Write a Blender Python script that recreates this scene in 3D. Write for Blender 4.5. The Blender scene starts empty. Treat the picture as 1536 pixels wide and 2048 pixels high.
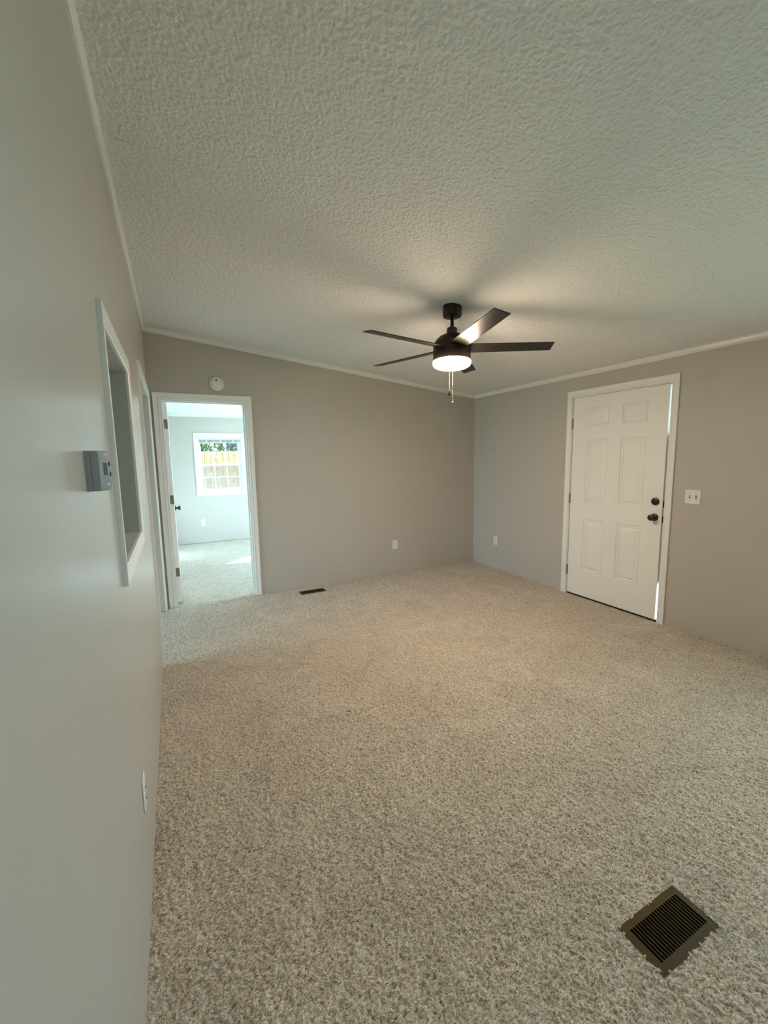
import bpy, bmesh, math, random
from mathutils import Vector, Matrix
import numpy as np
random.seed(7)
SC = bpy.context.scene
COL = SC.collection
PI = math.pi

# ------------------------------------------------------------------ camera
cam_data = bpy.data.cameras.new('camera')
cam = bpy.data.objects.new('camera', cam_data)
COL.objects.link(cam)
cam_data.sensor_fit = 'VERTICAL'
cam_data.sensor_height = 24.0
cam_data.lens = 839.6 * 24.0 / 2048.0
cam_data.clip_start = 0.01
cam_data.clip_end = 200
CR = Vector((0.89466698, -0.44641549, -0.01685828))
CU = Vector((0.07193009, 0.10670636, 0.99168534))
CF = Vector((0.44090481, 0.88844075, -0.12757737))
CP = Vector((0.1737, 0.0, 1.5))
cam.matrix_world = Matrix(((CR.x, CU.x, -CF.x, CP.x), (CR.y, CU.y, -CF.y, CP.y),
                           (CR.z, CU.z, -CF.z, CP.z), (0, 0, 0, 1)))
SC.camera = cam

# ------------------------------------------------------------------ world, sun, exposure
SKY = 9.6
w = bpy.data.worlds.new('sky')
SC.world = w
w.use_nodes = True
bg = w.node_tree.nodes['Background']
bg.inputs['Color'].default_value = (0.56, 0.84, 1.0, 1)
bg.inputs['Strength'].default_value = SKY

SUN_EL = math.radians(32.8)
SUN_DIR = Vector((-0.724 * math.cos(SUN_EL), -0.690 * math.cos(SUN_EL), -math.sin(SUN_EL)))
sd = bpy.data.lights.new('sun', 'SUN')
sd.energy = 125
sd.angle = 0.009
sd.color = (0.46, 0.735, 1.0)
sun = bpy.data.objects.new('sun', sd)
COL.objects.link(sun)
sun.rotation_euler = SUN_DIR.to_track_quat('-Z', 'Y').to_euler()
sun.location = (6, 14, 8)

SC.view_settings.view_transform = 'Standard'
SC.view_settings.look = 'None'
SC.view_settings.exposure = 0.32
SC.view_settings.gamma = 1.0
SC.view_settings.use_curve_mapping = False
LAMP = 130.0        # fan lamp emission


def portal(loc, normal, sx, sz):
    d = bpy.data.lights.new('daylight_portal', 'AREA')
    d.shape = 'RECTANGLE'
    d.size = sx
    d.size_y = sz
    d.cycles.is_portal = True
    o = bpy.data.objects.new('daylight_portal', d)
    COL.objects.link(o)
    o.location = loc
    o.rotation_euler = Vector(normal).to_track_quat('-Z', 'Y').to_euler()


# ------------------------------------------------------------------ dimensions
D, W = 4.734, 3.942              # back wall y, right wall x
HR, HL = 2.329, 2.777            # ceiling height at right and left wall
Y0 = -2.6                        # wall behind the camera
WT = 0.115                       # inner wall thickness
D2 = D + WT                      # bedroom side of the back wall
DB = 8.35                        # far bedroom wall
KX = -2.7                        # far kitchen wall
HB = 2.33                        # bedroom ceiling


def ceil_z(x):
    return HL + (HR - HL) * x / W


# ------------------------------------------------------------------ materials
def new_mat(name):
    m = bpy.data.materials.new(name)
    m.use_nodes = True
    nt = m.node_tree
    return m, nt, nt.nodes['Principled BSDF']


def nd(nt, t, **kw):
    n = nt.nodes.new(t)
    for k, v in kw.items():
        if k in n.inputs:
            n.inputs[k].default_value = v
        else:
            setattr(n, k, v)
    return n


def simple(name, col, rough=0.5, metal=0.0, spec=0.5):
    m, nt, b = new_mat(name)
    b.inputs['Base Color'].default_value = (*col, 1)
    b.inputs['Roughness'].default_value = rough
    b.inputs['Metallic'].default_value = metal
    b.inputs['Specular IOR Level'].default_value = spec
    # tiny procedural tone variation so nothing is perfectly even
    tc = nd(nt, 'ShaderNodeTexCoord')
    n = nd(nt, 'ShaderNodeTexNoise', Scale=40.0, Detail=3.0)
    nt.links.new(tc.outputs['Object'], n.inputs['Vector'])
    mp = nd(nt, 'ShaderNodeMapRange')
    mp.inputs['To Min'].default_value = max(0.02, rough - 0.02)
    mp.inputs['To Max'].default_value = min(1.0, rough + 0.02)
    nt.links.new(n.outputs['Fac'], mp.inputs['Value'])
    nt.links.new(mp.outputs['Result'], b.inputs['Roughness'])
    return m


def wall_paint(name, col, rough, streak=0.0, spec=0.5):
    m, nt, b = new_mat(name)
    L = nt.links.new
    b.inputs['Base Color'].default_value = (*col, 1)
    b.inputs['Roughness'].default_value = rough
    b.inputs['Specular IOR Level'].default_value = spec
    tc = nd(nt, 'ShaderNodeTexCoord')
    n1 = nd(nt, 'ShaderNodeTexNoise', Scale=260.0, Detail=2.0)
    L(tc.outputs['Object'], n1.inputs['Vector'])
    b1 = nd(nt, 'ShaderNodeBump', Strength=0.2, Distance=0.0012)
    L(n1.outputs['Fac'], b1.inputs['Height'])
    last = b1
    if streak:
        mp = nd(nt, 'ShaderNodeMapping')
        mp.inputs['Scale'].default_value = (26, 26, 1.6)
        L(tc.outputs['Object'], mp.inputs['Vector'])
        n2 = nd(nt, 'ShaderNodeTexNoise', Scale=1.0, Detail=4.0, Roughness=0.6)
        L(mp.outputs['Vector'], n2.inputs['Vector'])
        b2 = nd(nt, 'ShaderNodeBump', Strength=streak, Distance=0.004)
        L(n2.outputs['Fac'], b2.inputs['Height'])
        L(b1.outputs['Normal'], b2.inputs['Normal'])
        n3 = nd(nt, 'ShaderNodeTexNoise', Scale=7.0, Detail=4.0, Roughness=0.6)
        L(tc.outputs['Object'], n3.inputs['Vector'])
        mr = nd(nt, 'ShaderNodeMapRange')
        mr.inputs['From Min'].default_value = 0.3
        mr.inputs['From Max'].default_value = 0.7
        mr.inputs['To Min'].default_value = rough - 0.015
        mr.inputs['To Max'].default_value = rough + 0.02
        L(n3.outputs['Fac'], mr.inputs['Value'])
        L(mr.outputs['Result'], b.inputs['Roughness'])
        last = b2
    L(last.outputs['Normal'], b.inputs['Normal'])
    return m


def popcorn(name, col):
    m, nt, b = new_mat(name)
    L = nt.links.new
    b.inputs['Base Color'].default_value = (*col, 1)
    b.inputs['Roughness'].default_value = 0.95
    b.inputs['Specular IOR Level'].default_value = 0.1
    tc = nd(nt, 'ShaderNodeTexCoord')
    n1 = nd(nt, 'ShaderNodeTexNoise', Scale=62.0, Detail=3.0, Roughness=0.55, Distortion=0.6)
    L(tc.outputs['Object'], n1.inputs['Vector'])
    r = nd(nt, 'ShaderNodeValToRGB')
    r.color_ramp.elements[0].position = 0.40
    r.color_ramp.elements[1].position = 0.62
    L(n1.outputs['Fac'], r.inputs['Fac'])
    n2 = nd(nt, 'ShaderNodeTexNoise', Scale=170.0, Detail=2.0)
    L(tc.outputs['Object'], n2.inputs['Vector'])
    ad = nd(nt, 'ShaderNodeMath', operation='MULTIPLY_ADD')
    L(n2.outputs['Fac'], ad.inputs[0])
    ad.inputs[1].default_value = 0.35
    L(r.outputs['Color'], ad.inputs[2])
    bp = nd(nt, 'ShaderNodeBump', Strength=0.45, Distance=0.004)
    L(ad.outputs['Value'], bp.inputs['Height'])
    L(bp.outputs['Normal'], b.inputs['Normal'])
    return m


def carpet(name):
    m, nt, b = new_mat(name)
    L = nt.links.new
    b.inputs['Roughness'].default_value = 1.0
    b.inputs['Specular IOR Level'].default_value = 0.05
    b.inputs['Sheen Weight'].default_value = 0.25
    b.inputs['Sheen Roughness'].default_value = 0.6
    tc = nd(nt, 'ShaderNodeTexCoord')
    # yarn tips
    vo = nd(nt, 'ShaderNodeTexVoronoi', Scale=210.0, Randomness=1.0)
    dn = nd(nt, 'ShaderNodeTexNoise', Scale=55.0, Detail=3.0)
    L(tc.outputs['Object'], dn.inputs['Vector'])
    mixv = nd(nt, 'ShaderNodeVectorMath', operation='MULTIPLY_ADD')
    L(dn.outputs['Color'], mixv.inputs[0])
    mixv.inputs[1].default_value = (0.012, 0.012, 0.012)
    L(tc.outputs['Object'], mixv.inputs[2])
    L(mixv.outputs['Vector'], vo.inputs['Vector'])
    sep = nd(nt, 'ShaderNodeSeparateColor')
    L(vo.outputs['Color'], sep.inputs['Color'])
    rp = nd(nt, 'ShaderNodeValToRGB')
    e = rp.color_ramp.elements
    e[0].position, e[0].color = 0.0, (0.24, 0.19, 0.135, 1)
    e[1].position, e[1].color = 1.0, (0.80, 0.71, 0.59, 1)
    for p, c in ((0.3, (0.46, 0.39, 0.30, 1)), (0.62, (0.63, 0.55, 0.445, 1))):
        k = e.new(p)
        k.color = c
    L(sep.outputs['Red'], rp.inputs['Fac'])
    # clumps
    n2 = nd(nt, 'ShaderNodeTexNoise', Scale=120.0, Detail=4.0, Roughness=0.65)
    L(tc.outputs['Object'], n2.inputs['Vector'])
    n3 = nd(nt, 'ShaderNodeTexNoise', Scale=3.2, Detail=3.0, Roughness=0.6, Distortion=1.2)
    L(tc.outputs['Object'], n3.inputs['Vector'])
    mr = nd(nt, 'ShaderNodeMapRange')
    mr.inputs['From Min'].default_value = 0.3
    mr.inputs['From Max'].default_value = 0.75
    mr.inputs['To Min'].default_value = 0.90
    mr.inputs['To Max'].default_value = 1.12
    L(n3.outputs['Fac'], mr.inputs['Value'])
    mc = nd(nt, 'ShaderNodeVectorMath', operation='SCALE')
    L(rp.outputs['Color'], mc.inputs[0])
    L(mr.outputs['Result'], mc.inputs['Scale'])
    L(mc.outputs['Vector'], b.inputs['Base Color'])
    h = nd(nt, 'ShaderNodeMath', operation='MULTIPLY_ADD')
    L(vo.outputs['Distance'], h.inputs[0])
    h.inputs[1].default_value = -0.9
    L(n2.outputs['Fac'], h.inputs[2])
    bp = nd(nt, 'ShaderNodeBump', Strength=0.6, Distance=0.006)
    L(h.outputs['Value'], bp.inputs['Height'])
    L(bp.outputs['Normal'], b.inputs['Normal'])
    return m


def glass_mat(name, haze=0.0):
    m = bpy.data.materials.new(name)
    m.use_nodes = True
    nt = m.node_tree
    nt.nodes.clear()
    out = nd(nt, 'ShaderNodeOutputMaterial')
    tr = nd(nt, 'ShaderNodeBsdfTransparent')
    gl = nd(nt, 'ShaderNodeBsdfGlossy', Roughness=0.03)
    lw = nd(nt, 'ShaderNodeLayerWeight', Blend=0.5)
    pw = nd(nt, 'ShaderNodeMath', operation='POWER')
    pw.inputs[1].default_value = 4.0
    nt.links.new(lw.outputs['Facing'], pw.inputs[0])
    fr = nd(nt, 'ShaderNodeMath', operation='MULTIPLY_ADD')
    nt.links.new(pw.outputs['Value'], fr.inputs[0])
    fr.inputs[1].default_value = 0.6
    fr.inputs[2].default_value = 0.06
    mx = nd(nt, 'ShaderNodeMixShader')
    nt.links.new(fr.outputs['Value'], mx.inputs['Fac'])
    nt.links.new(tr.outputs['BSDF'], mx.inputs[1])
    nt.links.new(gl.outputs['BSDF'], mx.inputs[2])
    nt.links.new(mx.outputs['Shader'], out.inputs['Surface'])
    return m


def screen_mat(name):
    m = bpy.data.materials.new(name)
    m.use_nodes = True
    nt = m.node_tree
    nt.nodes.clear()
    out = nd(nt, 'ShaderNodeOutputMaterial')
    tr = nd(nt, 'ShaderNodeBsdfTransparent')
    df = nd(nt, 'ShaderNodeBsdfDiffuse')
    df.inputs['Color'].default_value = (0.14, 0.15, 0.15, 1)
    mx = nd(nt, 'ShaderNodeMixShader')
    mx.inputs['Fac'].default_value = 0.2
    nt.links.new(tr.outputs['BSDF'], mx.inputs[1])
    nt.links.new(df.outputs['BSDF'], mx.inputs[2])
    nt.links.new(mx.outputs['Shader'], out.inputs['Surface'])
    return m


def emit_mat(name, col, strength):
    m, nt, b = new_mat(name)
    b.inputs['Base Color'].default_value = (0.9, 0.88, 0.82, 1)
    b.inputs['Emission Color'].default_value = (*col, 1)
    b.inputs['Emission Strength'].default_value = strength
    return m


def wood_fence(name):
    m, nt, b = new_mat(name)
    L = nt.links.new
    tc = nd(nt, 'ShaderNodeTexCoord')
    mp = nd(nt, 'ShaderNodeMapping')
    mp.inputs['Scale'].default_value = (14, 14, 1.5)
    L(tc.outputs['Object'], mp.inputs['Vector'])
    n = nd(nt, 'ShaderNodeTexNoise', Scale=2.0, Detail=5.0, Roughness=0.6)
    L(mp.outputs['Vector'], n.inputs['Vector'])
    r = nd(nt, 'ShaderNodeValToRGB')
    r.color_ramp.elements[0].position = 0.3
    r.color_ramp.elements[0].color = (0.145, 0.085, 0.04, 1)
    r.color_ramp.elements[1].position = 0.7
    r.color_ramp.elements[1].color = (0.245, 0.155, 0.082, 1)
    L(n.outputs['Fac'], r.inputs['Fac'])
    # knots
    v = nd(nt, 'ShaderNodeTexVoronoi', Scale=4.2)
    L(tc.outputs['Object'], v.inputs['Vector'])
    r2 = nd(nt, 'ShaderNodeValToRGB')
    r2.color_ramp.elements[0].position = 0.05
    r2.color_ramp.elements[0].color = (0.25, 0.15, 0.09, 1)
    r2.color_ramp.elements[1].position = 0.13
    r2.color_ramp.elements[1].color = (1, 1, 1, 1)
    L(v.outputs['Distance'], r2.inputs['Fac'])
    mx = nd(nt, 'ShaderNodeMix', data_type='RGBA', blend_type='MULTIPLY')
    mx.inputs['Factor'].default_value = 1.0
    L(r.outputs['Color'], mx.inputs['A'])
    L(r2.outputs['Color'], mx.inputs['B'])
    L(mx.outputs['Result'], b.inputs['Base Color'])
    b.inputs['Roughness'].default_value = 0.9
    return m


def leaf_mat(name, c0, c1):
    m, nt, b = new_mat(name)
    tc = nd(nt, 'ShaderNodeTexCoord')
    n = nd(nt, 'ShaderNodeTexNoise', Scale=6.0, Detail=3.0)
    nt.links.new(tc.outputs['Object'], n.inputs['Vector'])
    r = nd(nt, 'ShaderNodeValToRGB')
    r.color_ramp.elements[0].position = 0.35
    r.color_ramp.elements[0].color = (*c0, 1)
    r.color_ramp.elements[1].position = 0.65
    r.color_ramp.elements[1].color = (*c1, 1)
    nt.links.new(n.outputs['Fac'], r.inputs['Fac'])
    nt.links.new(r.outputs['Color'], b.inputs['Base Color'])
    b.inputs['Roughness'].default_value = 0.6
    return m


PAINT = (0.535, 0.495, 0.44)
M = {
    'wall_left': wall_paint('satin_greige_paint', PAINT, 0.30, 0.06, 1.0),
    'wall': wall_paint('greige_paint', PAINT, 0.55),
    'trim': simple('white_trim_paint', (0.88, 0.87, 0.84), 0.30),
    'ceiling': popcorn('popcorn_ceiling', (0.88, 0.88, 0.86)),
    'carpet': carpet('beige_carpet'),
    'door': simple('white_door_paint', (0.91, 0.89, 0.84), 0.38),
    'plastic': simple('white_plastic', (0.84, 0.82, 0.78), 0.36),
    'slot': simple('dark_slot', (0.03, 0.028, 0.025), 0.7),
    'steel': simple('dull_steel', (0.42, 0.40, 0.36), 0.38, 1.0),
    'brass': simple('aged_brass', (0.30, 0.25, 0.18), 0.42, 1.0),
    'black': simple('oil_rubbed_black', (0.012, 0.010, 0.010), 0.35, 0.0),
    'bronze': simple('dark_bronze', (0.030, 0.018, 0.014), 0.38, 0.35),
    'canopy': simple('black_bronze', (0.010, 0.009, 0.008), 0.4, 0.2),
    'blade': simple('espresso_blade', (0.010, 0.007, 0.005), 0.36, 0.0, 0.4),
    'lens': emit_mat('lit_lamp_lens', (1.0, 0.77, 0.57), LAMP),
    'vent': simple('brown_vent_enamel', (0.078, 0.050, 0.016), 0.6, 0.0, 0.25),
    'duct': simple('dark_duct', (0.004, 0.003, 0.002), 0.8),
    'rubber': simple('black_rubber', (0.010, 0.009, 0.008), 0.7),
    'thermo': simple('grey_plastic', (0.36, 0.37, 0.37), 0.45),
    'thermo_line': simple('dark_seam', (0.10, 0.105, 0.11), 0.6),
    'lcd': simple('lcd_grey', (0.13, 0.145, 0.15), 0.18),
    'vinyl': simple('white_vinyl', (0.82, 0.83, 0.82), 0.35),
    'blind': simple('grey_blind_slats', (0.46, 0.47, 0.46), 0.5),
    'glass': glass_mat('window_glass'),
    'screen': screen_mat('insect_screen'),
    'fence': wood_fence('fence_wood'),
    'grass': leaf_mat('lawn', (0.035, 0.055, 0.018), (0.07, 0.09, 0.035)),
    'leaf_a': leaf_mat('green_leaves', (0.012, 0.035, 0.010), (0.06, 0.11, 0.03)),
    'leaf_b': leaf_mat('yellow_leaves', (0.06, 0.08, 0.010), (0.16, 0.15, 0.02)),
    'leaf_c': leaf_mat('blue_green_leaves', (0.010, 0.028, 0.028), (0.03, 0.06, 0.055)),
    'bark': simple('bark', (0.12, 0.085, 0.06), 0.9),
    'chain': simple('chain_metal', (0.55, 0.47, 0.36), 0.3, 1.0),
    'fob': simple('dark_fob', (0.02, 0.013, 0.010), 0.4),
    'nickel': simple('nickel_ball', (0.45, 0.42, 0.38), 0.25, 1.0),
}


# ------------------------------------------------------------------ mesh helpers
class MB:
    def __init__(self):
        self.bm = bmesh.new()

    def _merge(self, b2, mat=None):
        if mat is not None:
            b2.transform(mat)
        me = bpy.data.meshes.new('tmp')
        b2.to_mesh(me)
        b2.free()
        self.bm.from_mesh(me)
        bpy.data.meshes.remove(me)

    def box(self, a, b, bevel=0.0, seg=2):
        b2 = bmesh.new()
        bmesh.ops.create_cube(b2, size=1.0)
        sz = [abs(b[i] - a[i]) for i in range(3)]
        ce = [(a[i] + b[i]) / 2 for i in range(3)]
        for v in b2.verts:
            v.co = Vector((v.co.x * sz[0] + ce[0], v.co.y * sz[1] + ce[1], v.co.z * sz[2] + ce[2]))
        if bevel:
            bmesh.ops.bevel(b2, geom=b2.edges[:], offset=bevel, segments=seg, affect='EDGES', profile=0.5)
        self._merge(b2)
        return self

    def lathe(self, prof, n=40, mat=None, cap=True):
        """prof: list of (r, z) from top to bottom, revolved about z"""
        b2 = bmesh.new()
        rings = []
        for r, z in prof:
            rings.append([b2.verts.new((r * math.cos(2 * PI * i / n), r * math.sin(2 * PI * i / n), z)) for i in range(n)])
        for k in range(len(rings) - 1):
            for i in range(n):
                j = (i + 1) % n
                b2.faces.new((rings[k][i], rings[k][j], rings[k + 1][j], rings[k + 1][i]))
        if cap:
            b2.faces.new(rings[0])
            b2.faces.new(rings[-1][::-1])
        bmesh.ops.recalc_face_normals(b2, faces=b2.faces[:])
        self._merge(b2, mat)
        return self

    def prism(self, poly, axis, a, b, mat=None):
        """poly: 2-D outline; axis 0/1/2 = extrusion axis; other two coordinates in order"""
        b2 = bmesh.new()

        def P(p, t):
            c = [0, 0, 0]
            o = [i for i in range(3) if i != axis]
            c[axis] = t
            c[o[0]], c[o[1]] = p
            return c
        A = [b2.verts.new(P(p, a)) for p in poly]
        B = [b2.verts.new(P(p, b)) for p in poly]
        n = len(poly)
        b2.faces.new(A)
        b2.faces.new(B[::-1])
        for i in range(n):
            j = (i + 1) % n
            b2.faces.new((A[i], B[i], B[j], A[j]))
        bmesh.ops.recalc_face_normals(b2, faces=b2.faces[:])
        self._merge(b2, mat)
        return self

    def sweep(self, path, prof, closed=False):
        """path: list of (origin, dirA, dirB); prof: closed outline in (a, b)"""
        b2 = bmesh.new()
        rings = []
        for o, da, db in path:
            rings.append([b2.verts.new(Vector(o) + Vector(da) * p[0] + Vector(db) * p[1]) for p in prof])
        n = len(prof)
        m = len(rings)
        for k in range(m if closed else m - 1):
            for i in range(n):
                j = (i + 1) % n
                b2.faces.new((rings[k][i], rings[k][j], rings[(k + 1) % m][j], rings[(k + 1) % m][i]))
        if not closed:
            b2.faces.new(rings[0][::-1])
            b2.faces.new(rings[-1])
        bmesh.ops.recalc_face_normals(b2, faces=b2.faces[:])
        self._merge(b2)
        return self

    def tube(self, pts, r, n=8):
        b2 = bmesh.new()
        rings = []
        for k, p in enumerate(pts):
            p = Vector(p)
            d = (Vector(pts[min(k + 1, len(pts) - 1)]) - Vector(pts[max(k - 1, 0)])).normalized()
            s = d.orthogonal().normalized()
            t = d.cross(s)
            rings.append([b2.verts.new(p + r * (math.cos(2 * PI * i / n) * s + math.sin(2 * PI * i / n) * t)) for i in range(n)])
        for k in range(len(rings) - 1):
            for i in range(n):
                j = (i + 1) % n
                b2.faces.new((rings[k][i], rings[k][j], rings[k + 1][j], rings[k + 1][i]))
        b2.faces.new(rings[0][::-1])
        b2.faces.new(rings[-1])
        bmesh.ops.recalc_face_normals(b2, faces=b2.faces[:])
        self._merge(b2)
        return self

    def ball(self, c, r, sub=2, scale=(1, 1, 1)):
        b2 = bmesh.new()
        bmesh.ops.create_icosphere(b2, subdivisions=sub, radius=r)
        for v in b2.verts:
            v.co = Vector((v.co.x * scale[0] + c[0], v.co.y * scale[1] + c[1], v.co.z * scale[2] + c[2]))
        self._merge(b2)
        return self

    def build(self, name, mat, parent=None, smooth=False, angle=35):
        me = bpy.data.meshes.new(name)
        if smooth:
            for f in self.bm.faces:
                f.smooth = True
            for e in self.bm.edges:
                if len(e.link_faces) == 2 and e.calc_face_angle(0) > math.radians(angle):
                    e.smooth = False
        self.bm.to_mesh(me)
        self.bm.free()
        me.materials.append(M[mat])
        o = bpy.data.objects.new(name, me)
        COL.objects.link(o)
        if parent is not None:
            o.parent = parent
        return o


def empty(name, loc, rz=0.0):
    o = bpy.data.objects.new(name, None)
    COL.objects.link(o)
    o.location = loc
    o.rotation_euler = (0, 0, rz)
    o.empty_display_size = 0.1
    return o


def tag(o, label=None, cat=None, group=None, kind=None):
    if label:
        o['label'] = label
    if cat:
        o['category'] = cat
    if group:
        o['group'] = group
    if kind:
        o['kind'] = kind
    return o


def struct(o, label, cat):
    return tag(o, label, cat, None, 'structure')


def copy_tree(o, parent=None):
    c = o.copy()
    COL.objects.link(c)
    c.parent = parent
    for ch in list(o.children):
        copy_tree(ch, c)
    return c


def holed_plate(us, vs, holes, top=None):
    """cells of a plate in the (u, v) plane that lie outside the holes"""
    us = sorted(set(us + [h[0] for h in holes] + [h[1] for h in holes]))
    vs = sorted(set(vs + [h[2] for h in holes] + [h[3] for h in holes]))
    solid = {}
    for i in range(len(us) - 1):
        for j in range(len(vs) - 1):
            uc, vc = (us[i] + us[i + 1]) / 2, (vs[j] + vs[j + 1]) / 2
            solid[i, j] = not any(h[0] < uc < h[1] and h[2] < vc < h[3] for h in holes)
    return us, vs, solid


def plate(name, mat, axis, a, b, us, vs, holes=(), top=None):
    """a slab between axis = a and axis = b with rectangular holes; top(u) replaces the highest v"""
    us, vs, solid = holed_plate(list(us), list(vs), list(holes))
    oax = [i for i in range(3) if i != axis]
    bm = bmesh.new()
    cache = {}

    def V(i, j, t):
        k = (i, j, t)
        if k not in cache:
            c = [0, 0, 0]
            c[axis] = t
            c[oax[0]] = us[i]
            c[oax[1]] = top(us[i]) if (top and j == len(vs) - 1) else vs[j]
            cache[k] = bm.verts.new(c)
        return cache[k]
    for (i, j), s in solid.items():
        if not s:
            continue
        for t in (a, b):
            bm.faces.new((V(i, j, t), V(i + 1, j, t), V(i + 1, j + 1, t), V(i, j + 1, t)))
        for di, dj, p, q in ((-1, 0, (i, j), (i, j + 1)), (1, 0, (i + 1, j), (i + 1, j + 1)),
                             (0, -1, (i, j), (i + 1, j)), (0, 1, (i, j + 1), (i + 1, j + 1))):
            if not solid.get((i + di, j + dj), False):
                bm.faces.new((V(*p, a), V(*q, a), V(*q, b), V(*p, b)))
    bmesh.ops.recalc_face_normals(bm, faces=bm.faces[:])
    mb = MB()
    mb.bm.free()
    mb.bm = bm
    return mb.build(name, mat)


# casing profile: (distance outward from the inner edge, thickness off the wall)
CASING = [(0.0, 0.0), (0.0, 0.010), (0.004, 0.013), (0.012, 0.0135), (0.018, 0.011), (0.040, 0.0155),
          (0.052, 0.017), (0.057, 0.0155), (0.057, 0.0)]


def casing(mb, u0, u1, z0, z1, prof=CASING, four=False, s=1.0):
    """mitred casing round an opening, in local coordinates (u, -h, z)"""
    pr = [(p[0] * s, p[1]) for p in prof]
    out = (0, -1, 0)
    if four:
        path = [((u0, 0, z0), (-1, 0, -1), out), ((u0, 0, z1), (-1, 0, 1), out),
                ((u1, 0, z1), (1, 0, 1), out), ((u1, 0, z0), (1, 0, -1), out)]
    else:
        path = [((u0, 0, z0), (-1, 0, 0), out), ((u0, 0, z1), (-1, 0, 1), out),
                ((u1, 0, z1), (1, 0, 1), out), ((u1, 0, z0), (1, 0, 0), out)]
    mb.sweep(path, pr, closed=four)
    return mb


# ------------------------------------------------------------------ the shell
# openings
PT = (1.617, 2.392, 1.157, 1.928)        # pass-through in the left wall: y0 y1 z0 z1
LD = (3.387, 4.660, 0.0, 2.122)          # doorway in the left wall
BD = (0.093, 0.907, 0.0, 2.113)          # bedroom doorway in the back wall: x0 x1
ED = (2.125, 3.140, 0.0, 2.108)          # exterior door in the right wall: y0 y1
BW = (0.585, 1.345, 0.925, 1.940)        # bedroom window
BW2 = (2.765, 3.525, 0.925, 1.940)         # its twin further right
KW = (2.6, 4.5, 0.25, 2.1)              # unseen kitchen window, added for daylight through the left doorway
RW = (-0.95, 0.85, 0.45, 2.05)            # unseen right-wall window, added to light the living room
BR = (5.3, 8.0, 0.35, 2.12)              # unseen wide right-wall window, added to brighten the bedroom

VN = (1.335, 1.629, 0.570, 0.716)        # near floor vent
VF = (1.347, 1.641, 4.468, 4.598)        # far floor vent


def shrink(v, m=0.020):
    return (v[0] + m, v[1] - m, v[2] + m, v[3] - m)


def blur_noise(shape, sigma, seed):
    """unit-variance random field with a Gaussian grain of `sigma` cells"""
    f = np.random.default_rng(seed).standard_normal(shape)
    fx = np.fft.fftfreq(shape[0])[:, None]
    fy = np.fft.rfftfreq(shape[1])[None, :]
    g = np.exp(-2 * (math.pi * sigma) ** 2 * (fx ** 2 + fy ** 2))
    f = np.fft.irfft2(np.fft.rfft2(f) * g, s=shape)
    return (f - f.mean()) / f.std()


def relief(x0, x1, y0, y1, step, zfun, cut=()):
    """a fine grid sheet with real relief; returns a mesh datablock"""
    nx, ny = int((x1 - x0) / step) + 1, int((y1 - y0) / step) + 1
    xs, ys = np.linspace(x0, x1, nx), np.linspace(y0, y1, ny)
    X, Y = np.meshgrid(xs, ys, indexing='ij')
    Z = zfun(X, Y)
    co = np.stack([X, Y, Z], -1).reshape(-1, 3).astype(np.float32)
    idx = np.arange(nx * ny).reshape(nx, ny)
    q = np.stack([idx[:-1, :-1], idx[1:, :-1], idx[1:, 1:], idx[:-1, 1:]], -1).reshape(-1, 4)
    cx = (X[:-1, :-1] + step / 2).reshape(-1)
    cy = (Y[:-1, :-1] + step / 2).reshape(-1)
    keep = np.ones(len(q), bool)
    for c in cut:
        keep &= ~((cx > c[0]) & (cx < c[1]) & (cy > c[2]) & (cy < c[3]))
    q = q[keep]
    me = bpy.data.meshes.new('relief')
    me.vertices.add(len(co))
    me.vertices.foreach_set('co', co.ravel())
    me.loops.add(q.size)
    me.loops.foreach_set('vertex_index', q.ravel().astype(np.int32))
    me.polygons.add(len(q))
    me.polygons.foreach_set('loop_start', (np.arange(len(q)) * 4).astype(np.int32))
    me.update(calc_edges=True)
    me.polygons.foreach_set('use_smooth', np.ones(len(q), bool))
    me.validate()
    return me


def absorb(o, me):
    """add a sheet to an object's own mesh"""
    bm = bmesh.new()
    bm.from_mesh(o.data)
    bm.from_mesh(me)
    bm.to_mesh(o.data)
    bm.free()
    bpy.data.meshes.remove(me)


def pile(step):
    def f(X, Y):
        a = blur_noise(X.shape, 0.0035 / step, 3)
        b = blur_noise(X.shape, 0.0085 / step, 4)
        return np.clip(0.0018 * a + 0.0011 * b, -0.0055, 0.0055)
    return f


fl = plate('floor', 'carpet', 2, -0.12, -0.006, (KX - 0.12, W + 0.12), (Y0 - 0.12, DB + 0.12),
           (shrink(VN), shrink(VF)))
absorb(fl, relief(0.0, W, 0.20, 2.2, 0.0035, pile(0.0035), (shrink(VN, 0.005),)))
absorb(fl, relief(0.0, W, 2.198, D, 0.005, pile(0.005), (shrink(VF, 0.005),)))
struct(fl, 'beige cut-pile carpet covering the whole floor', 'floor')
o = plate('wall_left', 'wall_left', 0, -WT, 0.0, (Y0, D + 0.03), (0, 3), (PT, LD), top=lambda u: HL + 0.02)
struct(o, 'satin greige wall close on the left with the framed opening', 'wall')
o = plate('wall_back', 'wall', 1, D, D2, (KX, -WT, W), (0, 3), (BD,),
          top=lambda u: (ceil_z(u) if u >= 0 else ceil_z(-u)) + 0.02)
struct(o, 'greige back wall with the open bedroom doorway', 'wall')
o = plate('wall_right', 'wall', 0, W, W + 0.125, (Y0, DB), (0, 3), (ED, BR, RW), top=lambda u: HR + 0.05)
struct(o, 'greige right wall with the white exterior door', 'wall')
o = plate('wall_front', 'wall', 1, Y0 - 0.12, Y0, (KX, -WT, W), (0, 3), (),
          top=lambda u: (ceil_z(u) if u >= 0 else ceil_z(-u)) + 0.02)
struct(o, 'greige wall behind the viewer', 'wall')
o = plate('wall_bedroom_far', 'wall', 1, DB, DB + 0.12, (-0.115, W), (0, HB + 0.05), (BW, BW2))
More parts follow.
